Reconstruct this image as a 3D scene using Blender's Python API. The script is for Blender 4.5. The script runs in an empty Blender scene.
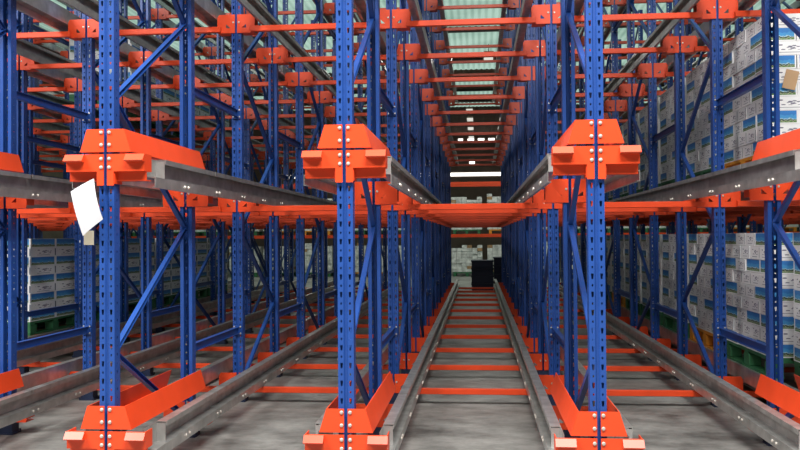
import bpy, math, random
from mathutils import Vector, Matrix, Euler
random.seed(7)
sc = bpy.context.scene
COL = sc.collection

# ------------------------------------------------------------------ layout
W = 1.40            # column pitch across
S = 1.341           # upright pitch in depth
NU = 14             # uprights in depth
LEV = [0.118, 1.722, 3.331, 4.92]     # height of the cross beam centre per level
UPH = 6.2
CAM = Vector((3.549, -4.785, 1.46)); YAW, PIT, ROL, F = 0.0917, 0.0144, 0.0073, 846.7
RAILTOP = 0.225
ORD = ['zeroth','first','second','third','fourth','fifth','sixth','seventh','eighth','ninth','tenth',
       'eleventh','twelfth','thirteenth','fourteenth']
LEVN = ['floor level','second level','third level','top level']

def proj(p):
    x, y, z = p[0]-CAM.x, p[1]-CAM.y, p[2]-CAM.z
    xr = x*math.cos(YAW)+y*math.sin(YAW); yr = -x*math.sin(YAW)+y*math.cos(YAW)
    if yr < 0.3: return None
    return 400+F*xr/yr, 237-F*z/yr, yr

def in_view(pts, m=110):
    pr = [q for q in (proj(p) for p in pts) if q]
    if not pr: return False
    xs = [q[0] for q in pr]; ys = [q[1] for q in pr]
    return max(xs) > -m and min(xs) < 800+m and max(ys) > -m and min(ys) < 450+m

# ------------------------------------------------------------------ materials
def mat(name, col, rough=0.5, metal=0.0, var=0.12, scale=6.0, bump=0.0, wear=None):
    m = bpy.data.materials.new(name); m.use_nodes = True
    nt = m.node_tree; b = nt.nodes['Principled BSDF']
    tc = nt.nodes.new('ShaderNodeTexCoord')
    n = nt.nodes.new('ShaderNodeTexNoise'); n.inputs['Scale'].default_value = scale; n.inputs['Detail'].default_value = 5
    nt.links.new(tc.outputs['Object'], n.inputs['Vector'])
    r = nt.nodes.new('ShaderNodeValToRGB')
    c = Vector(col)
    r.color_ramp.elements[0].position = 0.3; r.color_ramp.elements[1].position = 0.7
    r.color_ramp.elements[0].color = (*(c*(1-var)), 1); r.color_ramp.elements[1].color = (*(c*(1+var)), 1)
    nt.links.new(n.outputs['Fac'], r.inputs['Fac']); nt.links.new(r.outputs['Color'], b.inputs['Base Color'])
    b.inputs['Roughness'].default_value = rough; b.inputs['Metallic'].default_value = metal
    if bump:
        bp = nt.nodes.new('ShaderNodeBump'); bp.inputs['Strength'].default_value = bump
        nt.links.new(n.outputs['Fac'], bp.inputs['Height']); nt.links.new(bp.outputs['Normal'], b.inputs['Normal'])
    return m

def emis(name, col, strength):
    m = bpy.data.materials.new(name); m.use_nodes = True
    b = m.node_tree.nodes['Principled BSDF']
    b.inputs['Base Color'].default_value = (*col, 1)
    b.inputs['Emission Color'].default_value = (*col, 1); b.inputs['Emission Strength'].default_value = strength
    return m

M = {}
M['blue'] = mat('blue_paint', (0.014, 0.062, 0.27), 0.38, var=0.10)
M['foot'] = mat('dark_blue_foot', (0.012, 0.022, 0.06), 0.5)
M['orange'] = mat('orange_paint', (0.74, 0.062, 0.012), 0.40, var=0.06)
M['galv'] = mat('galvanised_steel', (0.46, 0.455, 0.44), 0.36, 0.7, var=0.25, scale=9)
M['bolt'] = mat('zinc_bolt', (0.62, 0.58, 0.52), 0.4, 0.5, var=0.05)
M['green'] = mat('green_plastic', (0.03, 0.15, 0.06), 0.6)
M['yellow'] = mat('yellow_plastic', (0.70, 0.27, 0.02), 0.6)
M['navy'] = mat('navy_plastic', (0.010, 0.013, 0.035), 0.7)
M['paper'] = mat('white_paper', (0.52, 0.52, 0.545), 0.8, var=0.02)
M['cream'] = mat('cream_card', (0.72, 0.66, 0.50), 0.7, var=0.04)
M['kraft'] = mat('kraft_cardboard', (0.50, 0.32, 0.18), 0.8, var=0.06)
M['wall'] = mat('brown_cladding', (0.22, 0.16, 0.125), 0.8, var=0.2, scale=1.5)
M['roofdark'] = mat('brown_roof_sheet', (0.34, 0.24, 0.19), 0.8, var=0.2, scale=1.2)
M['steel_dark'] = mat('dark_purlin_steel', (0.10, 0.09, 0.085), 0.6)
M['window'] = emis('daylight_window', (1.0, 0.98, 0.90), 2.2)
M['lamp'] = emis('lamp_diffuser', (1.0, 0.97, 0.88), 0.7)
M['carton_plain'] = mat('carton_board', (0.60, 0.60, 0.59), 0.75, var=0.05)

def floor_mat():
    m = bpy.data.materials.new('polished_concrete'); m.use_nodes = True
    nt = m.node_tree; b = nt.nodes['Principled BSDF']; N = nt.nodes.new; L = nt.links.new
    tc = N('ShaderNodeTexCoord')
    a = N('ShaderNodeTexNoise'); a.inputs['Scale'].default_value = 0.9; a.inputs['Detail'].default_value = 9; a.inputs['Roughness'].default_value = 0.65
    L(tc.outputs['Object'], a.inputs['Vector'])
    mp = N('ShaderNodeMapping'); mp.inputs['Scale'].default_value = (1.7, 2.6, 1); L(tc.outputs['Object'], mp.inputs['Vector'])
    s = N('ShaderNodeTexNoise'); s.inputs['Scale'].default_value = 1.6; s.inputs['Detail'].default_value = 8; s.inputs['Roughness'].default_value = 0.7
    L(mp.outputs['Vector'], s.inputs['Vector'])
    mx = N('ShaderNodeMath'); mx.operation = 'ADD'; L(a.outputs['Fac'], mx.inputs[0]); L(s.outputs['Fac'], mx.inputs[1])
    r = N('ShaderNodeValToRGB'); e = r.color_ramp.elements
    e[0].position = 0.38; e[0].color = (0.07, 0.068, 0.063, 1); e[1].position = 0.64; e[1].color = (0.36, 0.355, 0.335, 1)
    hf = N('ShaderNodeMath'); hf.operation = 'MULTIPLY'; hf.inputs[1].default_value = 0.5
    L(mx.outputs[0], hf.inputs[0]); L(hf.outputs[0], r.inputs['Fac']); L(r.outputs['Color'], b.inputs['Base Color'])
    b.inputs['Roughness'].default_value = 0.5
    bp = N('ShaderNodeBump'); bp.inputs['Strength'].default_value = 0.08; L(s.outputs['Fac'], bp.inputs['Height']); L(bp.outputs['Normal'], b.inputs['Normal'])
    return m
M['floor'] = floor_mat()

def sky_mat():
    # pale green translucent roof sheeting lit by the daylight above it, ribs running in depth
    m = bpy.data.materials.new('translucent_roof_sheet'); m.use_nodes = True
    nt = m.node_tree; b = nt.nodes['Principled BSDF']; N = nt.nodes.new; L = nt.links.new
    tc = N('ShaderNodeTexCoord')
    w = N('ShaderNodeTexWave'); w.bands_direction = 'X'; w.inputs['Scale'].default_value = 1.55; w.inputs['Distortion'].default_value = 0
    L(tc.outputs['Object'], w.inputs['Vector'])
    n = N('ShaderNodeTexNoise'); n.inputs['Scale'].default_value = 0.8; L(tc.outputs['Object'], n.inputs['Vector'])
    ad = N('ShaderNodeMath'); ad.operation = 'MULTIPLY_ADD'; ad.inputs[1].default_value = 0.35
    L(w.outputs['Fac'], ad.inputs[0]); L(n.outputs['Fac'], ad.inputs[2])
    r = N('ShaderNodeValToRGB'); e = r.color_ramp.elements
    e[0].position = 0.3; e[0].color = (0.22, 0.37, 0.30, 1); e[1].position = 0.95; e[1].color = (0.48, 0.68, 0.58, 1)
    L(ad.outputs[0], r.inputs['Fac'])
    b.inputs['Base Color'].default_value = (0.3, 0.4, 0.35, 1); b.inputs['Roughness'].default_value = 0.6
    L(r.outputs['Color'], b.inputs['Emission Color']); b.inputs['Emission Strength'].default_value = SKY_E
    return m
SKY_E = 0.85
M['skylight'] = sky_mat()

def carton_mats():
    def base(name):
        m = bpy.data.materials.new(name); m.use_nodes = True
        nt = m.node_tree
        uv = nt.nodes.new('ShaderNodeUVMap'); uv.uv_map = 'UVMap'
        sp = nt.nodes.new('ShaderNodeSeparateXYZ'); nt.links.new(uv.outputs['UV'], sp.inputs[0])
        return m, nt, uv, sp
    def rng(nt, src, lo, hi):
        a = nt.nodes.new('ShaderNodeMath'); a.operation = 'GREATER_THAN'; a.inputs[1].default_value = lo
        c = nt.nodes.new('ShaderNodeMath'); c.operation = 'LESS_THAN'; c.inputs[1].default_value = hi
        d = nt.nodes.new('ShaderNodeMath'); d.operation = 'MULTIPLY'
        nt.links.new(src, a.inputs[0]); nt.links.new(src, c.inputs[0])
        nt.links.new(a.outputs[0], d.inputs[0]); nt.links.new(c.outputs[0], d.inputs[1]); return d.outputs[0]
    def mul(nt, a, b):
        d = nt.nodes.new('ShaderNodeMath'); d.operation = 'MULTIPLY'; nt.links.new(a, d.inputs[0]); nt.links.new(b, d.inputs[1]); return d.outputs[0]
    def mix(nt, f, a, b):
        x = nt.nodes.new('ShaderNodeMix'); x.data_type = 'RGBA'; nt.links.new(f, x.inputs[0])
        for k, v in ((6, a), (7, b)):
            if isinstance(v, tuple): x.inputs[k].default_value = (*v, 1)
            else: nt.links.new(v, x.inputs[k])
        return x.outputs[2]
    white = (0.84, 0.84, 0.85)
    # long side: sky-blue landscape picture over a white strip
    m, nt, uv, sp = base('carton_picture_side'); b = nt.nodes['Principled BSDF']
    mp = nt.nodes.new('ShaderNodeMapping'); mp.inputs['Scale'].default_value = (4.5, 1.6, 1); nt.links.new(uv.outputs['UV'], mp.inputs['Vector'])
    n = nt.nodes.new('ShaderNodeTexNoise'); n.inputs['Scale'].default_value = 2.2; n.inputs['Detail'].default_value = 4
    nt.links.new(mp.outputs['Vector'], n.inputs['Vector'])
    ad = nt.nodes.new('ShaderNodeMath'); ad.operation = 'MULTIPLY_ADD'; ad.inputs[1].default_value = 0.42
    nt.links.new(n.outputs['Fac'], ad.inputs[0]); nt.links.new(sp.outputs[1], ad.inputs[2])
    r = nt.nodes.new('ShaderNodeValToRGB'); r.color_ramp.interpolation = 'CONSTANT'
    e = r.color_ramp.elements; e[0].position = 0; e[0].color = (0.10, 0.22, 0.06, 1)
    e[1].position = 0.40; e[1].color = (0.38, 0.40, 0.26, 1)
    for p, c in ((0.46, (0.05, 0.09, 0.06)), (0.53, (0.40, 0.60, 0.70)), (0.59, (0.06, 0.30, 0.62)), (0.85, (0.035, 0.20, 0.55))):
        q = e.new(min(p, 1.0)); q.color = (*c, 1)
    nt.links.new(ad.outputs[0], r.inputs['Fac'])
    pic = mul(nt, rng(nt, sp.outputs[1], 0.10, 0.97), rng(nt, sp.outputs[0], 0.05, 0.95))
    c = mix(nt, pic, white, r.outputs['Color'])
    # white lettering-like streaks along the upper part of the picture
    nt.links.new(c, b.inputs['Base Color']); b.inputs['Roughness'].default_value = 0.5
    M['pic'] = m
    # short end: white with grey printed block and a thin dark hand hole
    m, nt, uv, sp = base('carton_printed_end'); b = nt.nodes['Principled BSDF']
    v = nt.nodes.new('ShaderNodeTexVoronoi'); v.inputs['Scale'].default_value = 8.5
    nt.links.new(uv.outputs['UV'], v.inputs['Vector'])
    lt = nt.nodes.new('ShaderNodeMath'); lt.operation = 'LESS_THAN'; lt.inputs[1].default_value = 0.42
    nt.links.new(v.outputs['Distance'], lt.inputs[0])
    f = mul(nt, mul(nt, lt.outputs[0], rng(nt, sp.outputs[1], 0.36, 0.80)), rng(nt, sp.outputs[0], 0.18, 0.82))
    c = mix(nt, f, white, (0.16, 0.15, 0.22))
    f2 = mul(nt, rng(nt, sp.outputs[1], 0.16, 0.22), rng(nt, sp.outputs[0], 0.25, 0.75))
    c = mix(nt, f2, c, (0.36, 0.37, 0.42))
    f3 = mul(nt, rng(nt, sp.outputs[0], 0.955, 1.1), rng(nt, sp.outputs[1], 0.1, 0.9))
    c = mix(nt, f3, c, (0.10, 0.12, 0.16))
    nt.links.new(c, b.inputs['Base Color']); b.inputs['Roughness'].default_value = 0.5
    M['print'] = m
carton_mats()

# ------------------------------------------------------------------ mesh builder
class MB:
    def __init__(s): s.v = []; s.f = []; s.m = []; s.uv = {}
    def quad(s, a, b, c, d, m=0):
        i = len(s.v); s.v += [tuple(a), tuple(b), tuple(c), tuple(d)]; s.f.append((i, i+1, i+2, i+3)); s.m.append(m)
    def poly(s, pts, m=0):
        i = len(s.v); s.v += [tuple(p) for p in pts]; s.f.append(tuple(range(i, i+len(pts)))); s.m.append(m)
    def box(s, x0, x1, y0, y1, z0, z1, m=0):
        i = len(s.v)
        s.v += [(x0,y0,z0),(x1,y0,z0),(x1,y1,z0),(x0,y1,z0),(x0,y0,z1),(x1,y0,z1),(x1,y1,z1),(x0,y1,z1)]
        for q in ((0,3,2,1),(4,5,6,7),(0,1,5,4),(1,2,6,5),(2,3,7,6),(3,0,4,7)):
            s.f.append(tuple(i+k for k in q)); s.m.append(m)
    def prism(s, pts, axis, a, b, m=0):
        # pts: 2-D outline; axis 'x': (y,z), 'y': (x,z), 'z': (x,y)
        def P(p, t):
            return {'x': (t, p[0], p[1]), 'y': (p[0], t, p[1]), 'z': (p[0], p[1], t)}[axis]
        i = len(s.v); n = len(pts)
        s.v += [P(p, a) for p in pts] + [P(p, b) for p in pts]
        s.f.append(tuple(range(i, i+n))[::-1]); s.m.append(m)
        s.f.append(tuple(range(i+n, i+2*n))); s.m.append(m)
        for k in range(n):
            s.f.append((i+k, i+(k+1) % n, i+n+(k+1) % n, i+n+k)); s.m.append(m)
    def dome(s, c, r, h, axis='y', n=8, sgn=-1, m=0):
        # hexagonal-ish bolt head with a domed top, pointing along sgn*axis
        rings = ((1.0, 0.0), (1.0, 0.45), (0.7, 0.85))
        i = len(s.v)
        for (k, t) in rings:
            for q in range(n):
                a = 2*math.pi*q/n; u, w = r*k*math.cos(a), r*k*math.sin(a); d = sgn*h*t
                s.v.append((c[0]+u, c[1]+d, c[2]+w) if axis == 'y' else (c[0]+d, c[1]+u, c[2]+w))
        s.v.append((c[0], c[1]+sgn*h, c[2]) if axis == 'y' else (c[0]+sgn*h, c[1], c[2])); top = len(s.v)-1
        for g in range(2):
            for q in range(n):
                s.f.append((i+g*n+q, i+g*n+(q+1) % n, i+(g+1)*n+(q+1) % n, i+(g+1)*n+q)); s.m.append(m)
        for q in range(n): s.f.append((i+2*n+q, i+2*n+(q+1) % n, top)); s.m.append(m)
    def mesh(s, name, mats):
        me = bpy.data.meshes.new(name); me.from_pydata(s.v, [], s.f)
        for q in mats: me.materials.append(q)
        for p, k in zip(me.polygons, s.m): p.material_index = k
        if s.uv:
            l = me.uv_layers.new(name='UVMap')
            for p in me.polygons:
                for li, co in zip(p.loop_indices, s.uv.get(p.index, ((0,0),)*4)): l.data[li].uv = co
        me.validate(); me.update()
        return me

def bevel_mesh(me, w, seg=1):
    import bmesh
    bm = bmesh.new(); bm.from_mesh(me)
    bmesh.ops.remove_doubles(bm, verts=bm.verts, dist=1e-5)
    bmesh.ops.recalc_face_normals(bm, faces=bm.faces)
    bmesh.ops.bevel(bm, geom=[e for e in bm.edges if len(e.link_faces) == 2 and e.calc_face_angle() > 0.6], offset=w, segments=seg, affect='EDGES', profile=0.7)
    bm.to_mesh(me); bm.free(); me.update(); return me

def fixn(me):
    import bmesh
    bm = bmesh.new(); bm.from_mesh(me); bmesh.ops.recalc_face_normals(bm, faces=bm.faces); bm.to_mesh(me); bm.free(); me.update(); return me

def obj(name, data, parent=None, loc=(0,0,0), rot=(0,0,0)):
    o = bpy.data.objects.new(name, data); COL.objects.link(o); o.location = loc; o.rotation_euler = rot
    if parent: o.parent = parent
    return o
def tag(o, label, cat, group=None, kind=None):
    if label: o['label'] = label
    if cat: o['category'] = cat
    if group: o['group'] = group
    o['kind'] = kind or 'thing'
    return o
def struct(name, mb, mats):
    o = obj(name, fixn(mb.mesh(name, mats))); o['kind'] = 'structure'; return o

# ------------------------------------------------------------------ shared rack meshes
def upright_mesh():
    b = MB(); hw, hd = 0.045, 0.038; z0, z1 = 0.0, UPH; P = 0.05
    rows = int(round((z1-z0)/P)); P = (z1-z0)/rows
    def strip(pa, pb):               # full-height strip between two plan points
        b.quad((pa[0], pa[1], z0), (pb[0], pb[1], z0), (pb[0], pb[1], z1), (pa[0], pa[1], z1))
    def holes(pa, pb, hwid, big, small, phase):
        # perforated strip: one hole per 50 mm, big keyhole and small round hole in turn
        ax, ay = pa; bx, by = pb; L = math.hypot(bx-ax, by-ay)
        def pt(t, z): return (ax+(bx-ax)*t, ay+(by-ay)*t, z)
        for i in range(rows):
            za, zb = z0+i*P, z0+(i+1)*P; zc = (za+zb)/2
            w_, h_ = (big if (i+phase) % 2 == 0 else small)
            t0, t1 = 0.5-w_/2/L, 0.5+w_/2/L
            k = 0.62 if (i+phase) % 2 == 0 else 0.8
            u0, u1 = 0.5-(0.5-t0)*k, 0.5+(t1-0.5)*k
            A, B, C, D = pt(0, za), pt(1, za), pt(1, zb), pt(0, zb)
            a, b_, c, d = pt(u0, zc-h_/2), pt(u1, zc-h_/2), pt(t1, zc+h_/2), pt(t0, zc+h_/2)
            b.quad(A, B, b_, a); b.quad(B, C, c, b_); b.quad(C, D, d, c); b.quad(D, A, a, d)
    f = -hd
    strip((-hw, f), (-0.037, f)); holes((-0.037, f), (-0.013, f), .012, (0.015, 0.030), (0.009, 0.012), 0)
    strip((-0.013, f), (-0.006, f+0.010)); strip((-0.006, f+0.010), (0.006, f+0.010)); strip((0.006, f+0.010), (0.013, f))
    holes((0.013, f), (0.037, f), .012, (0.015, 0.030), (0.009, 0.012), 0); strip((0.037, f), (hw, f))
    for s in (-1, 1):
        strip((s*hw, f), (s*hw, -0.012)); holes((s*hw, -0.012), (s*hw, 0.012), .01, (0.010, 0.014), (0.006, 0.008), 1)
        strip((s*hw, 0.012), (s*hw, hd)); strip((s*hw, hd), (s*0.019, hd)); strip((s*0.019, hd), (s*0.019, hd-0.014))
        strip((s*(hw-0.003), f+0.003), (s*(hw-0.003), -0.012)); strip((s*(hw-0.003), 0.012), (s*(hw-0.003), hd-0.003))
    b.quad((-hw, f, z1), (hw, f, z1), (hw, hd, z1), (-hw, hd, z1))
    return b.mesh('upright', [M['blue']])
ME = {}
ME['upright'] = upright_mesh()

def base_mesh():
    b = MB(); b.box(-0.070, 0.070, -0.06, 0.06, 0.0, 0.010)
    for s in (-1, 1): b.box(s*0.052-0.004, s*0.052+0.004, -0.05, 0.05, 0.010, 0.085)
    b.box(-0.048, 0.048, -0.052, -0.046, 0.010, 0.085); b.box(-0.048, 0.048, 0.046, 0.052, 0.010, 0.085)
    for s in (-1, 1):
        for t in (-1, 1): b.dome((s*0.062, t*0.058, 0.018), 0.008, 0.004)
    return fixn(b.mesh('base_plate', [M['foot']]))
ME['base'] = base_mesh()

ZN = [0.14, 0.79, 1.54, 2.29, 3.04, 3.79, 4.54, 5.29, 6.04]
def brace_mesh(i, flip):
    # C-section strap between the two uprights, node heights ZN[i], ZN[i+1]
    ya, yb = (S/2-0.05, -S/2+0.05) if (i % 2 == 0) != flip else (-S/2+0.05, S/2-0.05)
    a, c = Vector((0, ya, ZN[i])), Vector((0, yb, ZN[i+1]))
    d = (c-a).normalized(); n = Vector((0, -d.z, d.y))
    b = MB(); w, h = 0.016, 0.016
    def bar(x0, x1, n0, n1):
        q = [a+n*n0, a+n*n1, c+n*n1, c+n*n0]
        b.prism([(p.y, p.z) for p in q], 'x', x0, x1)
    bar(-w, -w+0.003, -h, h); bar(-w+0.003, w, h-0.003, h); bar(-w+0.003, w, -h, -h+0.003)
    for e, sg in ((a, 1), (c, -1)):
        p = e+d*(0.02*sg); b.dome((-0.016, p.y, p.z), 0.010, 0.006, 'x')
    return fixn(b.mesh('diagonal_brace', [M['blue']]))
for i in range(len(ZN)-1):
    for fl in (False, True): ME['brace', i, fl] = brace_mesh(i, fl)

def spacer_mesh():
    b = MB(); L = S/2-0.046
    b.box(-0.020, 0.020, -L, L, 0.027, 0.030); b.box(-0.020, 0.020, -L, L, -0.030, -0.027); b.box(-0.003, 0.003, -L, L, -0.027, 0.027)
    for s in (-1, 1):
        b.box(-0.040, 0.040, s*L-0.004, s*L+0.004, -0.045, 0.045)
        for x in (-0.028, 0.028):
            for z in (-0.03, 0.03): b.dome((x, s*L-0.004, z), 0.008, 0.008, m=1)
    return fixn(b.mesh('spacer_bar', [M['blue'], M['bolt']]))
ME['spacer'] = spacer_mesh()

def bracket_mesh(sg):
    # pressed plate beside the upright with a triangular cut-out, a side return and a shelf; z relative to beam centre
    b = MB(); f0, f1 = -0.050, -0.045
    def X(u): return sg*u
    z0, z1 = -0.025, 0.142
    out = [(0.010, z0), (0.166, z0), (0.172, 0.0), (0.172, 0.115), (0.155, z1), (0.010, z1)]
    tri = [(0.052, 0.020), (0.092, 0.020), (0.092, 0.056)]
    parts = [[out[0], out[1], out[2], tri[1], tri[0]], [out[2], out[3], tri[2], tri[1]], [out[3], out[4], out[5], tri[2]], [out[5], out[0], tri[0], tri[2]]]
    for y in (f0, f1):
        for p in parts: b.poly([(X(u), y, z) for u, z in p])
    for p in (out, tri):
        for k in range(len(p)):
            a, c = p[k], p[(k+1) % len(p)]
            b.quad((X(a[0]), f0, a[1]), (X(c[0]), f0, c[1]), (X(c[0]), f1, c[1]), (X(a[0]), f1, a[1]))
    b.box(min(X(0.167), X(0.172)), max(X(0.167), X(0.172)), f1, 0.065, 0.0, 0.115)
    b.box(min(X(0.050), X(0.167)), max(X(0.050), X(0.167)), f1, 0.06, z0, z0+0.005)
    b.box(min(X(0.048), X(0.053)), max(X(0.048), X(0.053)), f1, 0.05, z0, 0.12)
    return b.mesh('rail_bracket', [M['orange']])
def bracket_bolt_mesh(sg):
    b = MB()
    b.dome((sg*0.026, -0.050, 0.07), 0.009, 0.007)
    return fixn(b.mesh('bolt', [M['bolt']]))
for sg in (-1, 1): ME['bracket', sg] = bracket_mesh(sg); ME['bracketbolt', sg] = bracket_bolt_mesh(sg)

def guide_mesh():
    b = MB(); f0, f1 = -0.056, -0.050
    for s in (-1, 1):
        pts = [(s*0.010, 0.245), (s*0.153, 0.245), (s*0.112, 0.378), (s*0.010, 0.378)]
        holes = [(0.026, 0.312)]
        b.prism(pts, 'y', f0, f1)
        o = [(s*0.153, 0.245), (s*0.112, 0.378), (s*0.107, 0.378), (s*0.148, 0.245)]
        b.prism(o, 'y', f1, S-0.05)
        b.prism([(s*0.153, 0.245), (s*0.148, 0.245), (s*0.108, 0.250), (s*0.108, 0.245)], 'y', f1, S-0.05)
    return fixn(b.mesh('entry_guide', [M['orange']]))
ME['guide'] = guide_mesh()
def bolt_mesh(r, h):
    b = MB(); b.dome((0, 0, 0), r, h); return fixn(b.mesh('bolt', [M['bolt']]))
ME['bolt'] = bolt_mesh(0.011, 0.010)
ME['hole'] = None

def endblock_mesh():
    b = MB(); f0, f1 = -0.058, -0.050
    for s in (-1, 1):
        b.prism([(s*0.010, 0.232), (s*0.235, 0.232), (s*0.235, 0.132), (s*0.050, 0.132), (s*0.050, 0.050), (s*0.010, 0.050)], 'y', f0, f1)
        X = lambda u: s*u
        bx = lambda u0, u1, *r: b.box(min(X(u0), X(u1)), max(X(u0), X(u1)), *r)
        bx(0.230, 0.235, f1, 0.05, 0.132, 0.232)
        bx(0.055, 0.235, f1, 0.05, 0.132, 0.137)
        bx(0.055, 0.232, -0.020, -0.014, 0.078, 0.132)
        bx(0.055, 0.232, -0.014, 0.05, 0.078, 0.083)
        bx(0.050, 0.055, f1, 0.05, 0.060, 0.200)
    return fixn(b.mesh('rail_end_block', [M['orange']]))
ME['endblock'] = endblock_mesh()
def flap_mesh(s):
    b = MB()
    pr = [(-0.058, 0.231), (-0.066, 0.231), (-0.096, 0.193), (-0.092, 0.187), (-0.058, 0.187)]
    b.prism(pr, 'x', s*0.125, s*0.238); return fixn(b.mesh('stop_flap', [M['orange']]))
for sg in (-1, 1): ME['flap', sg] = flap_mesh(sg)

RL = 13*S+0.25
def rail_mesh(s):
    # cold-rolled rail: web, hollow top flange for the pallets, running shelf with a down-turned lip
    b = MB(); X = lambda u: s*u
    def bx(u0, u1, y0, y1, z0, z1): b.box(min(X(u0), X(u1)), max(X(u0), X(u1)), y0, y1, z0, z1)
    y0, y1 = 0.055, RL
    bx(0.176, 0.180, y0, y1, 0.100, 0.222)                 # web
    bx(0.180, 0.256, y0, y1, 0.100, 0.104)                 # shelf
    bx(0.252, 0.256, y0, y1, 0.042, 0.100)                 # lip
    bx(0.236, 0.252, y0, y1, 0.042, 0.046)
    for a, c in ((0.27, 1.24), (1.265, 5.6), (5.615, 11.2), (11.215, y1)):
        bx(0.176, 0.238, a, c, 0.221, 0.225); bx(0.234, 0.238, a, c, 0.194, 0.221)
    bx(0.180, 0.234, 0.26, 0.264, 0.104, 0.215)           # end plate
    return fixn(b.mesh('guide_rail', [M['galv']]))
for sg in (-1, 1): ME['rail', sg] = rail_mesh(sg)
def railbolt_mesh(s):
    b = MB()
    b.dome((0, 0, 0), 0.011, 0.009, 'x', sgn=s)
    return fixn(b.mesh('bolt', [M['bolt']]))
for sg in (-1, 1): ME['railbolt', sg] = railbolt_mesh(sg)

def beam_mesh():
    b = MB(); b.box(0.135, W-0.135, -0.100, -0.056, -0.025, 0.025)
    for x in (0.135, W-0.135-0.02): b.box(x, x+0.02, -0.056, -0.0512, -0.022, 0.022)
    return bevel_mesh(b.mesh('cross_beam', [M['orange']]), 0.004)
ME['beam'] = beam_mesh()

# ------------------------------------------------------------------ place rack frames
def colname(c):
    if c <= 2: return ORD[3-c]+' column left of the central lane'
    return ORD[c-2]+' column right of the central lane'
COLS = range(-6, 9)
NF = NU//2
for c in COLS:
    for k in range(NF):
        y0 = 2*k*S; x = c*W
        if not in_view([(x, y, z) for y in (y0, y0+S) for z in (0.1, 1.4, 3, 6)]): continue
        root = obj('storage_rack', None, None, (x, y0+S/2, 0))
        rown = 'front row' if k == 0 else ('rearmost row' if k == NF-1 else ORD[k+1]+' row back')
        tag(root, 'blue perforated upright rack, %s, %s' % (rown, colname(c)), 'rack', 'blue upright frames of the pallet rack')
        near = k <= 1 and -1 <= c <= 5
        for u in (0, 1):
            yu = (-S/2, S/2)[u]
            up = obj('upright', ME['upright'], root, (0, yu, 0.012), (0, 0, math.pi*u))
            obj('base_plate', ME['base'], root, (0, yu, 0))
            for li, B in enumerate(LEV):
                if 2*k+u == 0:
                    g = obj('entry_guide', ME['guide'], root, (0, yu, B))
                    e = obj('rail_end_block', ME['endblock'], root, (0, yu, B))
                    if li < 2:
                        for sx in (-1, 1):
                            for z in (0.286, 0.358): obj('bolt', ME['bolt'], g, (sx*0.024, -0.056, z))
                            for z in (0.155, 0.205): obj('bolt', ME['bolt'], e, (sx*0.024, -0.058, z))
                    for sx in (-1, 1): obj('stop_flap', ME['flap', sx], e)
                else:
                    for sx in (-1, 1):
                        br = obj('rail_bracket', ME['bracket', sx], root, (0, yu, B))
                        if near: obj('bolt', ME['bracketbolt', sx], br)
        fl = k % 2 == 1
        for i in range(len(ZN)-1): obj('diagonal_brace', ME['brace', i, fl], root)
        if k < NF-1:
            for z in (0.64, 2.58, 4.52): obj('spacer_bar', ME['spacer'], root, (0, S, z))

# ------------------------------------------------------------------ rails
for c in COLS:
    for li, B in enumerate(LEV):
        for sg in (-1, 1):
            pts = [(c*W+sg*0.25, y, B+0.2) for y in (0, 2, 4, 7, 10, 14, 17.4)]
            if not in_view(pts, 60): continue
            r = obj('guide_rail', ME['rail', sg], None, (c*W, 0, B))
            tag(r, 'galvanised rail, %s side, %s, %s' % ('left' if sg < 0 else 'right', LEVN[li], colname(c)), 'rail', 'galvanised rails running along the lanes')
            if li < 2 and 0 <= c <= 4:
                for j in range(8):
                    for dy in (-0.035, 0.035): obj('bolt', ME['railbolt', sg], r, (sg*0.256, 0.6+0.67*j+dy, 0.072))

# ------------------------------------------------------------------ cross beams
def lanename(c):
    if c == 2: return 'central lane'
    return ORD[2-c]+' lane left of centre' if c < 2 else ORD[c-2]+' lane right of centre'
cand = []
for c in range(-6, 8):
    for n in range(2, NU):
        for li, B in enumerate(LEV):
            p = (c*W+W/2, n*S-0.08, B)
            q = proj(p)
            if not in_view([(c*W+0.15, p[1], B), p, (c*W+W-0.15, p[1], B)], 20): continue
            inside = 0 <= q[0] <= 800 and 0 <= q[1] <= 450
            cand.append((q[2]+(0 if inside else 8), c, n, li))
cand.sort()
rest = MB()
bme = ME['beam']
for idx, (zc, c, n, li) in enumerate(cand):
    if idx < 298:
        o = obj('cross_beam', bme, None, (c*W, n*S, LEV[li]))
        tag(o, 'orange cross beam, %s from front, %s, %s' % (ORD[n-1], LEVN[li], lanename(c)), 'beam', 'orange cross beams of the pallet rack')
    else:
        i0 = len(rest.v)
        rest.v += [(v.co.x+c*W, v.co.y+n*S, v.co.z+LEV[li]) for v in bme.vertices]
        for p in bme.polygons: rest.f.append(tuple(i0+i for i in p.vertices)); rest.m.append(0)
if rest.f:
    o = obj('cross_beam', rest.mesh('cross_beam', [M['orange']]))
    tag(o, 'distant orange cross beams deep in the rack and its outer lanes', 'beam', kind='stuff')

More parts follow.
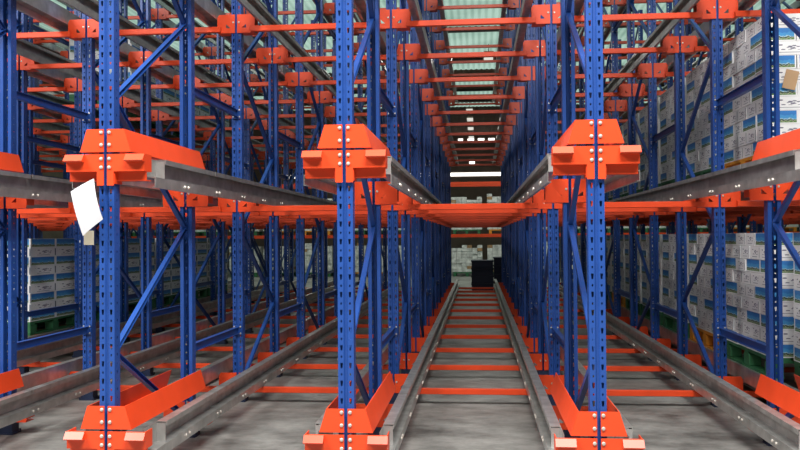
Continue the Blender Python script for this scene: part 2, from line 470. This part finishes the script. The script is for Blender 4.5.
# ------------------------------------------------------------------ pallets and cartons
def pallet_parts(m):
    d = MB()
    for i in range(6): d.box(-0.5+i*0.17, -0.5+i*0.17+0.15, -0.6, 0.6, 0.135, 0.16)
    for y in (-0.55, 0, 0.55): d.box(-0.5, 0.5, y-0.05, y+0.05, 0.118, 0.135)
    k = MB(); k.box(-0.05, 0.05, -0.075, 0.075, 0.02, 0.118)
    r = MB(); r.box(-0.05, 0.05, -0.6, 0.6, 0.0, 0.02)
    return (fixn(d.mesh('deck', [m])), bevel_mesh(k.mesh('block', [m]), 0.006), fixn(r.mesh('skid', [m])))
PM = {k: pallet_parts(M[k]) for k in ('green', 'yellow')}
def pallet(x, y, z, colr, label):
    r = obj('pallet', None, None, (x, y, z)); tag(r, label, 'pallet', 'plastic pallets under the cartons')
    d, k, s = PM[colr]
    obj('deck', d, r)
    for px in (-0.45, 0, 0.45):
        obj('skid', s, r, (px, 0, 0))
        for py in (-0.525, 0, 0.525): obj('block', k, r, (px, py, 0))
    return r
LH = 0.108
def carton_geo(b, cx, cy, z, dx, dy, h, longx):
    # one carton; picture on the long sides, print on the ends, plain board top and bottom
    g = 0.0015; x0, x1, y0, y1 = cx-dx/2+g, cx+dx/2-g, cy-dy/2+g, cy+dy/2-g; z0, z1 = z+0.0005, z+h-0.0015
    i = len(b.v)
    b.v += [(x0,y0,z0),(x1,y0,z0),(x1,y1,z0),(x0,y1,z0),(x0,y0,z1),(x1,y0,z1),(x1,y1,z1),(x0,y1,z1)]
    fy = 0 if longx in (True, 'all') else 1; fx = 0 if longx in (False, 'all') else 1
    fm = ((0,3,2,1,2),(4,5,6,7,2),(0,1,5,4,fy),(1,2,6,5,fx),(2,3,7,6,fy),(3,0,4,7,fx))
    for q in fm:
        b.uv[len(b.f)] = ((0,0),(1,0),(1,1),(0,1)); b.f.append(tuple(i+k for k in q[:4])); b.m.append(q[4])
CM = [M['pic'], M['print'], M['carton_plain']]
def carton_mesh(dx, dy, face):
    key = ('carton', round(dx, 3), round(dy, 3), face)
    if key not in ME:
        b = MB(); carton_geo(b, 0, 0, 0, dx, dy, LH, face); ME[key] = b.mesh('carton', CM)
    return ME[key]
def cells(layers, side, front, big=False):
    """cartons of a 1.0 x 1.2 m load seen on its aisle side (side=-1 left, +1 right) and its front;
    rows of (dx, dy, x, y, layer, printing, face, index); printing: True = pictures on the y faces, False = on the x faces, None = no pictures"""
    out = []
    for L in range(layers):
        y = -0.6; k = 0
        if big: seq = [0.6, 0.6]
        elif L % 2 == 0: seq = [0.36, 0.24, 0.24, 0.36] if L % 4 == 0 else [0.24, 0.36, 0.24, 0.36]
        else: seq = [0.24]*5
        for w in seq:
            k += 1
            dx = 0.24 if (L % 2 == 0 and not big) else 0.36
            pr = None if (L % 2 == 1) else (('all' if front and k == 1 else False) if w > 0.3 or (front and k == 1) else None)
            j = random.uniform(-0.006, 0.006)
            out.append((dx, w, side*(0.5-dx/2)+j, y+w/2, L, pr, 's', k)); y += w
        if front:
            u = 0.24 if (L % 2 == 0 and not big) else 0.36
            seq = [0.38, 0.38] if u < 0.3 else [0.32, 0.32]
            k = 0
            for w in seq:
                k += 1; d = 0.24
                out.append((w, d, side*(0.5-u-w/2), -0.6+d/2+random.uniform(-0.004, 0.004), L, True if L % 2 == 0 else None, 'f', k)); u += w
    return out
loads = []   # (x, y, z, layers, side, front, colour, pallet label, stack phrase or None)
zl = [B+RAILTOP for B in LEV]
XR = 6.30
names = ['nearest', 'second', 'third', 'fourth', 'fifth', 'sixth', 'seventh', 'eighth', 'ninth', 'tenth', 'eleventh']
for i in range(11):
    col = ['green', 'green', 'yellow', 'green', 'green', 'green', 'yellow', 'green', 'green', 'green', 'green'][i]
    loads.append((XR+(0.13 if i == 0 else 0), 1.3+1.325*i, zl[0], 9, -1, i < 2, col,
        '%s plastic pallet, %s in the floor level row beyond the right uprights' % (col, names[i]), '%s lower right stack' % names[i] if i < 4 else None))
for i in range(9):
    col = ['yellow', 'green', 'green', 'green', 'green', 'green', 'green', 'green', 'green'][i]
    loads.append((XR, 2.66+1.325*i, zl[1], 10, -1, i == 0, col,
        '%s plastic pallet, %s in the second level row beyond the right uprights' % (col, names[i]), '%s upper right stack' % names[i] if i < 3 else None))
for i in range(6):
    loads.append((-2.15, 5.25+1.32*i, zl[0], 9, 1, i == 0, 'green',
        'green plastic pallet, %s in the floor level row beyond the left uprights' % names[i], None))
for i in range(4):
    loads.append((-2.25, 8.4+1.32*i, zl[2], 9, 1, i == 0, 'green',
        'green plastic pallet, %s in the third level row beyond the left uprights' % names[i], None))
stuff = MB(); ncart = 0
for (x, y, z, layers, side, front, colr, plab, phrase) in loads:
    pallet(x, y, z, colr, plab)
    zz = z+0.16
    for (dx, dy, lx, ly, L, longx, face, k) in cells(layers, side, front, side > 0):
        if phrase and ncart < 300 and not (face == 'f' and phrase.startswith('nearest lower')):
            o = obj('carton', carton_mesh(dx, dy, longx), None, (x+lx, y+ly, zz+L*LH)); ncart += 1
            where = ('%s from front' % ORD[k]) if face == 's' else ('%s along its front' % ORD[k])
            look = 'blue-pictured' if longx is not None else 'plain printed'
            tag(o, '%s white carton, layer %d up, %s, %s' % (look, L+1, where, phrase), 'carton', 'white cartons stacked on pallets')
        else:
            carton_geo(stuff, x+lx, y+ly, zz+L*LH, dx, dy, LH, longx)
    yb = y-0.35 if front else y-0.6
    for L in range(layers):      # the rest of every layer, behind the cartons in sight
        wd = 0.252 if (L % 2 == 0 and side < 0) else 0.372
        x0, x1 = (x-0.5+wd, x+0.5) if side < 0 else (x-0.5, x+0.5-wd)
        for a in range(2):
            xa, xb = x0+(x1-x0)*a/2, x0+(x1-x0)*(a+1)/2
            n = 4
            for q in range(n):
                ya, yb2 = yb+(y+0.6-yb)*q/n, yb+(y+0.6-yb)*(q+1)/n
                carton_geo(stuff, (xa+xb)/2, (ya+yb2)/2, zz+L*LH, xb-xa, yb2-ya, LH, None)
o = obj('carton', stuff.mesh('carton', CM)); tag(o, 'white cartons of the loads deeper in the rack', 'carton', kind='stuff')

# kraft sheet stuck on the front of the upper right load
b = MB(); b.box(-0.05, 0.05, -0.004, 0, -0.075, 0.075)
o = obj('cardboard_sheet', bevel_mesh(b.mesh('cardboard_sheet', [M['kraft']]), 0.001), None, (5.985, 2.047, 2.665), (0, math.radians(14), 0))
tag(o, 'tan cardboard sheet on the front of the upper right cartons', 'cardboard')

# ------------------------------------------------------------------ paper sheet and cream card
b = MB(); n = 8
P00, P10, P11, P01 = Vector((1.205, -0.085, 1.738)), Vector((1.343, -0.082, 1.812)), Vector((1.412, -0.115, 1.575)), Vector((1.295, -0.12, 1.480))
def pp(u, v):
    p = P00.lerp(P10, u).lerp(P01.lerp(P11, u), v)
    p.y -= 0.022*math.sin(math.pi*v)*(0.6+0.4*u) + 0.010*math.sin(math.pi*u)
    return p
for i in range(n):
    for j in range(n):
        for off in (0.0, 0.0008):
            q = [pp(i/n, j/n), pp((i+1)/n, j/n), pp((i+1)/n, (j+1)/n), pp(i/n, (j+1)/n)]
            b.quad(*[Vector((k.x, k.y+off, k.z)) for k in q])
o = obj('paper_sheet', b.mesh('paper_sheet', [M['paper']]))
for p in o.data.polygons: p.use_smooth = True
tag(o, 'white paper sheet hanging below the left front orange block', 'paper')
b = MB(); b.box(-0.046, 0.046, -0.004, 0.0, -0.065, 0.065); b.box(-0.050, -0.046, -0.004, 0.03, -0.065, 0.065)
o = obj('label_card', bevel_mesh(b.mesh('label_card', [M['cream']]), 0.001), None, (0.02, 2*S-0.039, 1.475))
tag(o, 'cream card fixed to the blue upright just behind the hanging paper', 'card')

# ------------------------------------------------------------------ behind the rack: navy pallets, second rack with loads
def navy_crate(w, h):
    b = MB(); b.box(-w/2, w/2, -0.5, 0.5, 0.0, h-0.012)
    b.box(-w/2-0.012, w/2+0.012, -0.512, 0.512, h-0.045, h-0.004)
    for i in range(6):
        x = -w/2+(i+0.5)*w/6; b.box(x-0.008, x+0.008, -0.510, 0.510, 0.01, h-0.045)
    return fixn(b.mesh('crate', [M['navy']]))
nl, nr = navy_crate(0.58, 0.205), navy_crate(0.36, 0.225)
for cm, x, st, hh in ((nl, 3.66, 'left', 0.205), (nr, 4.16, 'right', 0.225)):
    for i in range(4):
        o = obj('crate', cm, None, (x, 18.6, i*hh))
        tag(o, 'dark navy crate, %s of the %s stack past the central lane end' % (('lowest', 'second lowest', 'third lowest', 'topmost')[i], st), 'crate', 'dark crates stacked past the lane end')

FY = 26.5
pm = MB(); pm.box(-0.05, 0.05, -0.05, 0.05, 0, 5.2)
for z in range(20): pm.box(-0.06, 0.06, -0.06, -0.05, 0.2+z*0.25, 0.3+z*0.25)
pm.box(-0.09, 0.09, -0.09, 0.09, 0, 0.01)
pme = pm.mesh('rack_post', [M['blue']])
bm_ = MB(); bm_.box(-1.345, 1.345, -0.06, -0.02, -0.06, 0.06); bm_.box(-1.345, -1.32, -0.09, -0.06, -0.1, 0.1); bm_.box(1.32, 1.345, -0.09, -0.06, -0.1, 0.1)
bm_.box(-1.345, 1.345, 0.9, 0.94, -0.06, 0.06)
bme2 = bm_.mesh('shelf_beam', [M['orange']])
shelfx = [-10.2+2.8*i for i in range(10)]
for i, x in enumerate(shelfx):
    o = obj('rack_post', pme, None, (x-1.4, FY, 0)); tag(o, 'blue post of the rack across the rear aisle, %s from its left end' % ORD[i+1], 'rack post', 'posts of the rear rack')
    for li, z in enumerate((1.50, 3.42)):
        o = obj('shelf_beam', bme2, None, (x, FY, z)); tag(o, 'orange shelf beam of the rear rack, %s bay from left, %s shelf' % (ORD[i+1], ('lower', 'upper')[li]), 'shelf beam', 'shelf beams of the rear rack')
far = MB()
M['far_carton'] = mat('pale_carton_board', (0.66, 0.66, 0.64), 0.7, var=0.35, scale=7)
M['far_brown'] = mat('brown_carton_board', (0.40, 0.24, 0.12), 0.7, var=0.3, scale=5)
for i, x in enumerate(shelfx):
    for h in (-0.66, 0.66):
        for zbase, top in ((0.16, random.uniform(1.15, 1.32)), (1.72, random.uniform(2.9, 3.2))):
            L = int((top-zbase)/0.11)
            for l in range(L):
                for q in range(6):
                    if random.random() < 0.35 and l == L-1: continue
                    xx = x+h-0.57+q*0.19; dz = random.uniform(-0.01, 0.01)
                    far.box(xx+0.004, xx+0.186, FY+random.uniform(0.0, 0.04), FY+0.8, zbase+l*0.11+0.003, zbase+l*0.11+0.107, 1 if random.random() < 0.06 else 0)
o = obj('carton', far.mesh('carton', [M['far_carton'], M['far_brown']])); tag(o, 'pale cartons on the rack across the rear aisle', 'carton', kind='stuff')
for i, x in enumerate(shelfx):
    for h in (-0.66, 0.66):
        for z, lv in ((0.0, 'floor'), (1.56, 'lower shelf')):
            cl = 'yellow' if (i+int(h > 0)+int(z > 1)) % 3 == 1 else 'green'
            p = obj('pallet', None, None, (x+h, FY+0.43, z)); p.scale = (1, 0.72, 1)
            obj('deck', PM[cl][0], p)
            for px in (-0.45, 0, 0.45):
                obj('skid', PM[cl][2], p, (px, 0, 0))
                for py in (-0.525, 0.525): obj('block', PM[cl][1], p, (px, py, 0))
            tag(p, '%s pallet of the rear rack, %s bay from left, %s half, %s' % (cl, ORD[i+1], 'left' if h < 0 else 'right', lv), 'pallet', 'pallets in the rear rack')

# ------------------------------------------------------------------ room shell
X0, X1, Y0, Y1, ZR = -15.0, 18.0, -14.0, 49.0, 8.0
b = MB(); b.box(X0, X1, Y0, Y1, -0.2, 0.0); struct('floor', b, [M['floor']])
b = MB(); b.box(X0, X1, Y1, Y1+0.2, 0, ZR); struct('wall_back', b, [M['wall']])
b = MB(); b.box(X0-0.2, X0, Y0, Y1, 0, ZR); struct('wall_left', b, [M['wall']])
b = MB(); b.box(X1, X1+0.2, Y0, Y1, 0, ZR); struct('wall_right', b, [M['wall']])
bands = [(-14, -3.2, 0), (-3.2, -0.6, 1), (-0.6, 0.2, 0), (0.2, 2.8, 1), (2.8, 3.6, 0), (3.6, 6.2, 1), (6.2, 7.0, 0), (7.0, 9.6, 1), (9.6, 10.4, 0), (10.4, 13, 1), (13, 13.8, 0),
         (13.8, 16.4, 1), (16.4, 17.2, 0), (17.2, 21.6, 1), (21.6, 22.2, 0), (22.2, 25.4, 1), (25.4, 27.0, 0), (27.0, 28.4, 1), (28.4, 30.8, 0), (30.8, 32.2, 1),
         (32.2, 33.3, 0), (33.3, 34.6, 1), (34.6, 36.6, 0), (36.6, 37.9, 1), (37.9, 49, 0)]
dark = MB(); lit = MB()
nr_ = 165; pw = (X1-X0)/nr_
for (a, c, s) in bands:
    b = lit if s else dark
    for i in range(nr_):
        x = X0+i*pw
        pr = [(x, ZR), (x+pw*0.45, ZR), (x+pw*0.58, ZR+0.02), (x+pw*0.87, ZR+0.02), (x+pw, ZR)]
        for k in range(4):
            p, q = pr[k], pr[k+1]; b.quad((p[0], a, p[1]), (q[0], a, q[1]), (q[0], c, q[1]), (p[0], c, p[1]))
ob = obj('ceiling', dark.mesh('ceiling', [M['roofdark']])); ob['kind'] = 'structure'
ob = obj('window_1', lit.mesh('window_1', [M['skylight']])); ob['kind'] = 'structure'
for i, y in enumerate([-0.2, 3.2, 6.6, 10.0, 13.4, 16.8, 21.9, 26.2, 29.6, 32.8, 35.6, 40, 44.5]):
    b = MB(); b.box(X0, X1, y-0.05, y+0.05, ZR-0.08, ZR-0.01); b.box(X0, X1, y-0.08, y+0.08, ZR-0.085, ZR-0.08); struct('trim_%d' % (i+1), b, [M['steel_dark']])
# far wall windows: a long strip, four slots under the roof and a small square one
b = MB(); b.box(-9, 14, Y1-0.03, Y1, 5.30, 5.52); struct('window_2', b, [M['window']])
for i, (xa, xb) in enumerate(((2.35, 2.65), (2.95, 3.35), (3.6, 4.0), (4.25, 4.65))):
    b = MB(); b.box(xa, xb, Y1-0.03, Y1, 7.55, 7.68); struct('window_%d' % (i+3), b, [M['window']])
b = MB(); b.box(3.05, 3.38, Y1-0.03, Y1, 6.0, 6.32); struct('window_7', b, [M['window']])

# ceiling lamps
def lamp_parts():
    h = MB(); h.box(-0.16, 0.16, -0.6, 0.6, 0.03, 0.09); h.prism([(-0.16, 0.03), (-0.2, 0.0), (-0.19, 0.0), (-0.15, 0.03)], 'y', -0.6, 0.6); h.prism([(0.16, 0.03), (0.2, 0.0), (0.19, 0.0), (0.15, 0.03)], 'y', -0.6, 0.6)
    d = MB(); d.box(-0.15, 0.15, -0.58, 0.58, 0.012, 0.028)
    r = MB(); r.box(-0.008, 0.008, -0.35, -0.334, 0.09, 0.38); r.box(-0.008, 0.008, 0.334, 0.35, 0.09, 0.38)
    return fixn(h.mesh('housing', [M['roofdark']])), fixn(d.mesh('diffuser', [M['lamp']])), fixn(r.mesh('hanger', [M['steel_dark']]))
lh, ld, lr = lamp_parts()
k = 0
for y in (35.4, 38.4, 42.0, 46.2):
    for x, nm in ((3.2, 'left'), (4.85, 'right')):
        o = obj('ceiling_lamp', None, None, (x, y, 7.4)); k += 1
        tag(o, 'rectangular lamp under the dark far roof, %s row, %s from camera' % (nm, ORD[[35.4, 38.4, 42.0, 46.2].index(y)+1]), 'lamp', 'lamps under the far roof')
        obj('housing', lh, o); obj('diffuser', ld, o); obj('hanger', lr, o)

# ------------------------------------------------------------------ light
w = bpy.data.worlds.new('World'); sc.world = w; w.use_nodes = True
bg = w.node_tree.nodes['Background']; bg.inputs['Color'].default_value = (0.93, 0.97, 1.0, 1); bg.inputs['Strength'].default_value = 0.12
def area(name, loc, rot, sx, sy, e, col=(1, 1, 1)):
    l = bpy.data.lights.new(name, 'AREA'); l.shape = 'RECTANGLE'; l.size = sx; l.size_y = sy; l.energy = e; l.color = col
    o = bpy.data.objects.new(name, l); COL.objects.link(o); o.location = loc; o.rotation_euler = rot; return o
area('aisle_skylight', (-4.2, -3.8, 7.8), (math.radians(8), 0, 0), 5, 2.0, 2000, (1, 0.98, 0.95))
area('aisle_skylight', (4.6, -3.8, 7.8), (math.radians(8), 0, 0), 5, 2.0, 1600, (1, 0.98, 0.95))

for x, nm in ((-2.2, 'left'), (3.95, 'middle'), (9.5, 'right')):  # lamps and fill lights added here to brighten the cartons across the rear aisle
    o = obj('ceiling_lamp', None, None, (x, 23.4, 7.4))
    tag(o, 'added rectangular lamp over the aisle behind the rack, %s of three' % nm, 'lamp', 'added lamps over the rear aisle')
    obj('housing', lh, o); obj('diffuser', ld, o); obj('hanger', lr, o)
    area('rear_aisle_fill', (x, 23.4, 7.38), (0, 0, 0), 0.3, 1.1, 130, (1, 0.97, 0.9))

# ------------------------------------------------------------------ camera
cam = bpy.data.cameras.new('camera'); co = bpy.data.objects.new('camera', cam); COL.objects.link(co)
cam.sensor_width = 36; cam.lens = F/800*36; cam.clip_end = 300
co.matrix_world = Matrix.Translation(CAM) @ (Matrix.Rotation(YAW, 4, 'Z') @ Matrix.Rotation(math.pi/2+PIT, 4, 'X') @ Matrix.Rotation(-ROL, 4, 'Z'))
sc.camera = co
sc.view_settings.view_transform = 'Standard'; sc.view_settings.look = 'None'; sc.view_settings.gamma = 1.0; sc.view_settings.exposure = 0.0
sc.view_settings.use_curve_mapping = False
sc.cycles.max_bounces = 6; sc.cycles.diffuse_bounces = 4; sc.cycles.glossy_bounces = 3
sc.cycles.use_denoising = True
